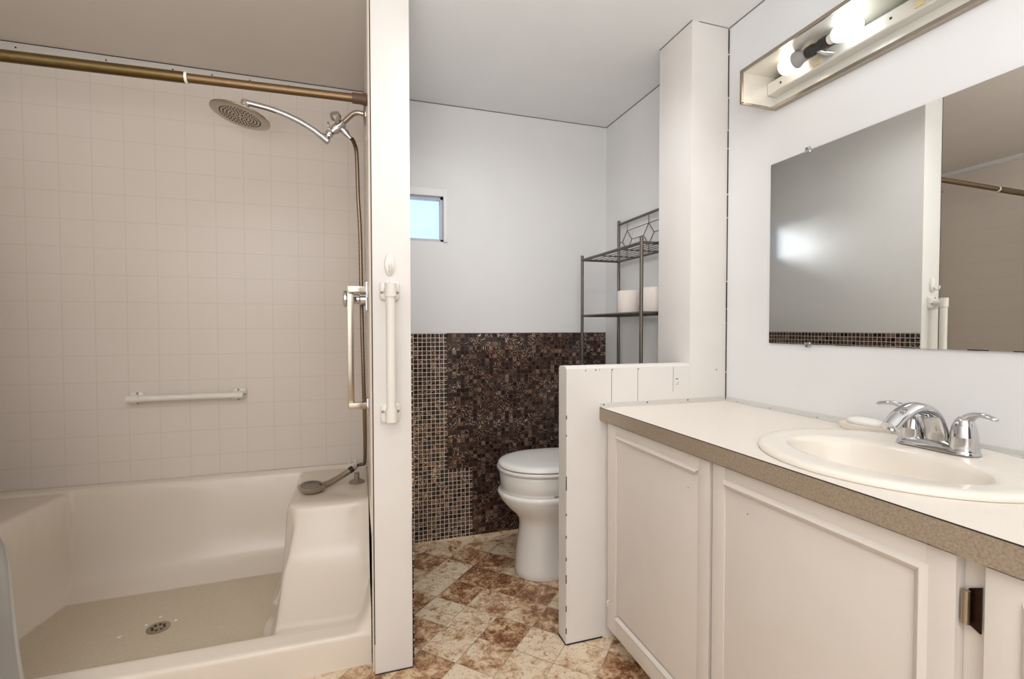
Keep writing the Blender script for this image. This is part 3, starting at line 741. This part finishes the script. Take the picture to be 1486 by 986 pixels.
under = [ell(.026, .026, ZK-.145, BX, .727), ell(.09, .135, ZK-.122, BX, .727), ell(.12, .172, ZK-.07, BX, .727), ell(.134, .198, ZK-.012, BX, .727), ell(.15, .21, ZK+.0006, BX+.01, .727)]
obj('basin', loft(rings+under, cap0=False, cap1=False), M['sink'], t, 60)
obj('drain', lathe([(0, .001), (.012, .001), (.013, .004), (.021, .004), (.023, .001), (.0235, -.002)], (BX, .727, ZK-.1345), (0, 0, 1), 24), M['chrome'], t)

# faucet
FXc, FYc, FZ = 1.235, .724, ZK+.0125
t = thing('faucet', 'chrome centreset faucet with two lever handles behind the sink', 'faucet', (FXc, FYc, FZ))
def stad(hl, r, z, cx=FXc, n=16):
    out = []
    for k in range(n+1): a = math.pi*k/n; out.append((cx+r*math.cos(a), FYc+hl+r*math.sin(a), z))
    for k in range(n+1): a = math.pi+math.pi*k/n; out.append((cx+r*math.cos(a), FYc-hl+r*math.sin(a), z))
    return out
obj('base', loft([stad(.051, .0285, FZ+.0005), stad(.051, .0285, FZ+.004), stad(.050, .026, FZ+.010), stad(.048, .020, FZ+.017), stad(.044, .012, FZ+.020)]), M['chrome'], t, 60)
sp = crv([(FXc+.004, FYc, FZ+.006), (FXc-.004, FYc, FZ+.045), (FXc-.030, FYc, FZ+.083), (FXc-.075, FYc, FZ+.095), (FXc-.118, FYc, FZ+.080), (FXc-.150, FYc, FZ+.056)], 8)
n_ = len(sp); sc = []
for i in range(n_):
    q = i/(n_-1); sc.append((1.0-.25*math.sin(math.pi*min(1, q*1.2)), 1.45-.25*q))
obj('spout', tube(sp, [.0185-.0045*(i/(n_-1)) for i in range(n_)], 24, scale=sc, up0=(-1, 0, .1)), M['chrome'], t, 60)
obj('aerator', lathe([(.010, 0), (.010, .010), (.008, .012), (0, .012)], (FXc-.140, FYc, FZ+.058), (-.25, 0, -.97), 20), M['chrome'], t)
obj('lift_rod', tube([(FXc+.022, FYc, FZ+.01), (FXc+.022, FYc, FZ+.06)], .0025, 8), M['chrome'], t)
for sg in (-1, 1):
    y = FYc+sg*.051
    h = obj('handle', lathe([(.0275, .0), (.027, .004), (.0235, .034), (.0238, .0355), (.0235, .037), (.021, .055), (.0165, .070), (.010, .078), (0, .080)], (FXc, y, FZ+.001), (0, 0, 1), 36), M['chrome'], t, 60)
    lp = crv([(FXc+.004, y-sg*.004, FZ+.060), (FXc-.002, y+sg*.010, FZ+.080), (FXc-.010, y+sg*.030, FZ+.089), (FXc-.016, y+sg*.050, FZ+.0885), (FXc-.022, y+sg*.066, FZ+.084)], 7)
    n_ = len(lp)
    obj('lever', tube(lp, [.0125-.0055*min(1, i/(n_*.5)) for i in range(n_-2)]+[.006, .003], 16, scale=[(1-.45*i/(n_-1), 1+.55*math.sin(math.pi*i/(n_-1))) for i in range(n_)], up0=(0, 0, 1)), M['chrome'], h, 60)

# soap
t = thing('soap_dish', 'small white soap dish on the counter beside the faucet', 'soap dish', (1.325, .945, ZK))
def rr(cx, cy, a, b, z, n=32, e=.55): return [(cx+a*math.copysign(abs(math.cos(2*math.pi*k/n))**e, math.cos(2*math.pi*k/n)), cy+b*math.copysign(abs(math.sin(2*math.pi*k/n))**e, math.sin(2*math.pi*k/n)), z) for k in range(n)]
CX_, CY_ = 1.322, .945
obj('dish', loft([rr(CX_, CY_, .032, .055, ZK+.0005), rr(CX_, CY_, .034, .057, ZK+.004), rr(CX_, CY_, .037, .062, ZK+.018), rr(CX_, CY_, .035, .060, ZK+.019), rr(CX_, CY_, .030, .054, ZK+.011), rr(CX_, CY_, .02, .04, ZK+.009)]), M['sink'], t)
t = tag(obj('soap_bar', loft([rr(CX_, CY_, .018, .034, ZK+.0115, e=.8), rr(CX_, CY_, .025, .043, ZK+.016, e=.8), rr(CX_, CY_, .027, .046, ZK+.024, e=.8), rr(CX_, CY_, .024, .042, ZK+.031, e=.8), rr(CX_, CY_, .015, .03, ZK+.035, e=.8)]), M['soap'], None, 60), 'white bar of soap lying in the soap dish', 'soap')

# ------------------------------------------------------------------ mirror
MY0, MY1, MZ0, MZ1 = -.10, 1.3105, 1.066, 1.6814
t = thing('wall_mirror', 'wide frameless wall mirror above the vanity', 'mirror', (XR, .6, MZ0))
bm = box(XR-.006, XR-.0008, MY0, MY1, MZ0, MZ1)
for f in bm.faces: f.material_index = 0 if f.calc_center_median().x < XR-.0055 else 1
obj('glass', bm, None, t, 0, [M['mirror'], M['mirroredge']])
for y, z, sg in ((1.168, MZ1, 1), (1.160, MZ0, -1), (.55, MZ1, 1), (.55, MZ0, -1)):
    c = obj('mirror_clip', box(XR-.011, XR-.0005, y-.008, y+.008, min(z-sg*.007, z+sg*.011), max(z-sg*.007, z+sg*.011), .002), M['clear'], t)
    obj('screw', lathe([(0, 0), (.003, 0), (.002, .0015), (0, .002)], (XR-.011, y, z+sg*.006), (-1, 0, 0), 10), M['screw'], c)
rnd = random.Random(11)
for y in (.46, .60, .70, .85, 1.02, 1.20):
    obj('worn_spot', box(XR-.0064, XR-.0058, y, y+rnd.uniform(.02, .06), MZ0-.0004, MZ0+rnd.uniform(.0012, .003)), M['gap'], t)

# ------------------------------------------------------------------ vanity light
LY0, LY1 = .10, 1.299; LZ0, LZ1, LX = 1.866, 1.968, 1.2195
t = thing('vanity_light', 'long open metal vanity light with two lit bulbs above mirror', 'light fixture', (XR, .7, 1.92))
obj('back_plate', box(XR-.006, XR-.0008, LY0, LY1, LZ0, LZ1+.006), M['fixture'], t)
obj('top_plate', box(LX, XR-.001, LY0, LY1, LZ1, LZ1+.004, .001), M['fixture'], t)
for y in (LY1-.004, LY0):
    e = obj('end_plate', box(LX, XR-.001, y, y+.004, LZ0, LZ1+.004), M['fixture'], t)
    bm = box(LX-.002, LX+.006, y-.002, y+.006, LZ0, LZ1+.006); box(LX, XR-.001, y-.002, y+.006, LZ0-.003, LZ0+.004, bm=bm)
    obj('end_border', bm, M['brushed'], e)
obj('front_rail', box(LX-.003, LX+.003, LY0, LY1, LZ1-.004, LZ1+.007, .001), M['brushed'], t)
obj('lower_lip', prism([(XR-.001, LZ0-.004), (XR-.022, LZ0-.004), (XR-.023, LZ0+.006), (XR-.020, LZ0+.006), (XR-.019, LZ0), (XR-.001, LZ0)], 1, LY0, LY1), M['brushed'], t)
ch = obj('channel', prism([(XR-.005, LZ1-.001), (XR-.010, LZ1-.001), (XR-.043, 1.943), (XR-.043, 1.908), (XR-.040, 1.905), (XR-.005, 1.905)], 1, LY0+.006, LY1-.006), M['fixture'], t)
screws(ch, [(XR-.043, y, 1.925) for y in (1.24, .90, .72, .5)], (-1, 0, 0), .0035)
def socket_pair(yc, lit):
    s = obj('socket', lathe([(.0, -.034), (.016, -.034), (.017, -.03), (.017, -.012), (.014, -.008), (.014, .008), (.017, .012), (.017, .03), (.016, .034), (0, .034)], (1.290, yc, 1.943), (0, 1, 0), 22), M['socket'], t)
    obj('socket_bracket', tube([(1.292, yc, 1.935), (1.310, yc-.012, 1.922), (1.328, yc-.02, 1.920)], .007, 10), M['chrome'], s)
    obj('tag', box(1.322, 1.3255, yc+.02, yc+.042, 1.912, 1.926), paint('paper_label', (214, 196, 150), .7), s)
    if not lit: return
    for sg, mt in ((-1, 'bulbcool'), (1, 'bulbwarm')):
        b = obj('light_bulb', lathe([(0, .010), (.013, .010), (.014, .016), (.020, .030), (.0262, .044), (.0262, .0445), (0, .0445)] if sg > 0 else [(0, .010), (.013, .010), (.0145, .018), (.018, .028), (0, .028)], (1.290, yc+sg*.026, 1.943), (0, sg, 0), 28), M['ceramicshade'] if sg > 0 else M['wplastic'], t)
        g = [(0, .045), (.026, .045), (.0305, .058), (.0315, .070), (.029, .083), (.022, .094), (.012, .100), (0, .102)] if sg > 0 else [(0, .029), (.0185, .029), (.024, .040), (.0305, .054), (.0325, .068), (.030, .082), (.022, .094), (.012, .100), (0, .102)]
        obj('bulb_globe', lathe(g, (1.290, yc+sg*.026, 1.943), (0, sg, 0), 32), M[mt], b, 60)
socket_pair(1.078, True); socket_pair(.80, False)
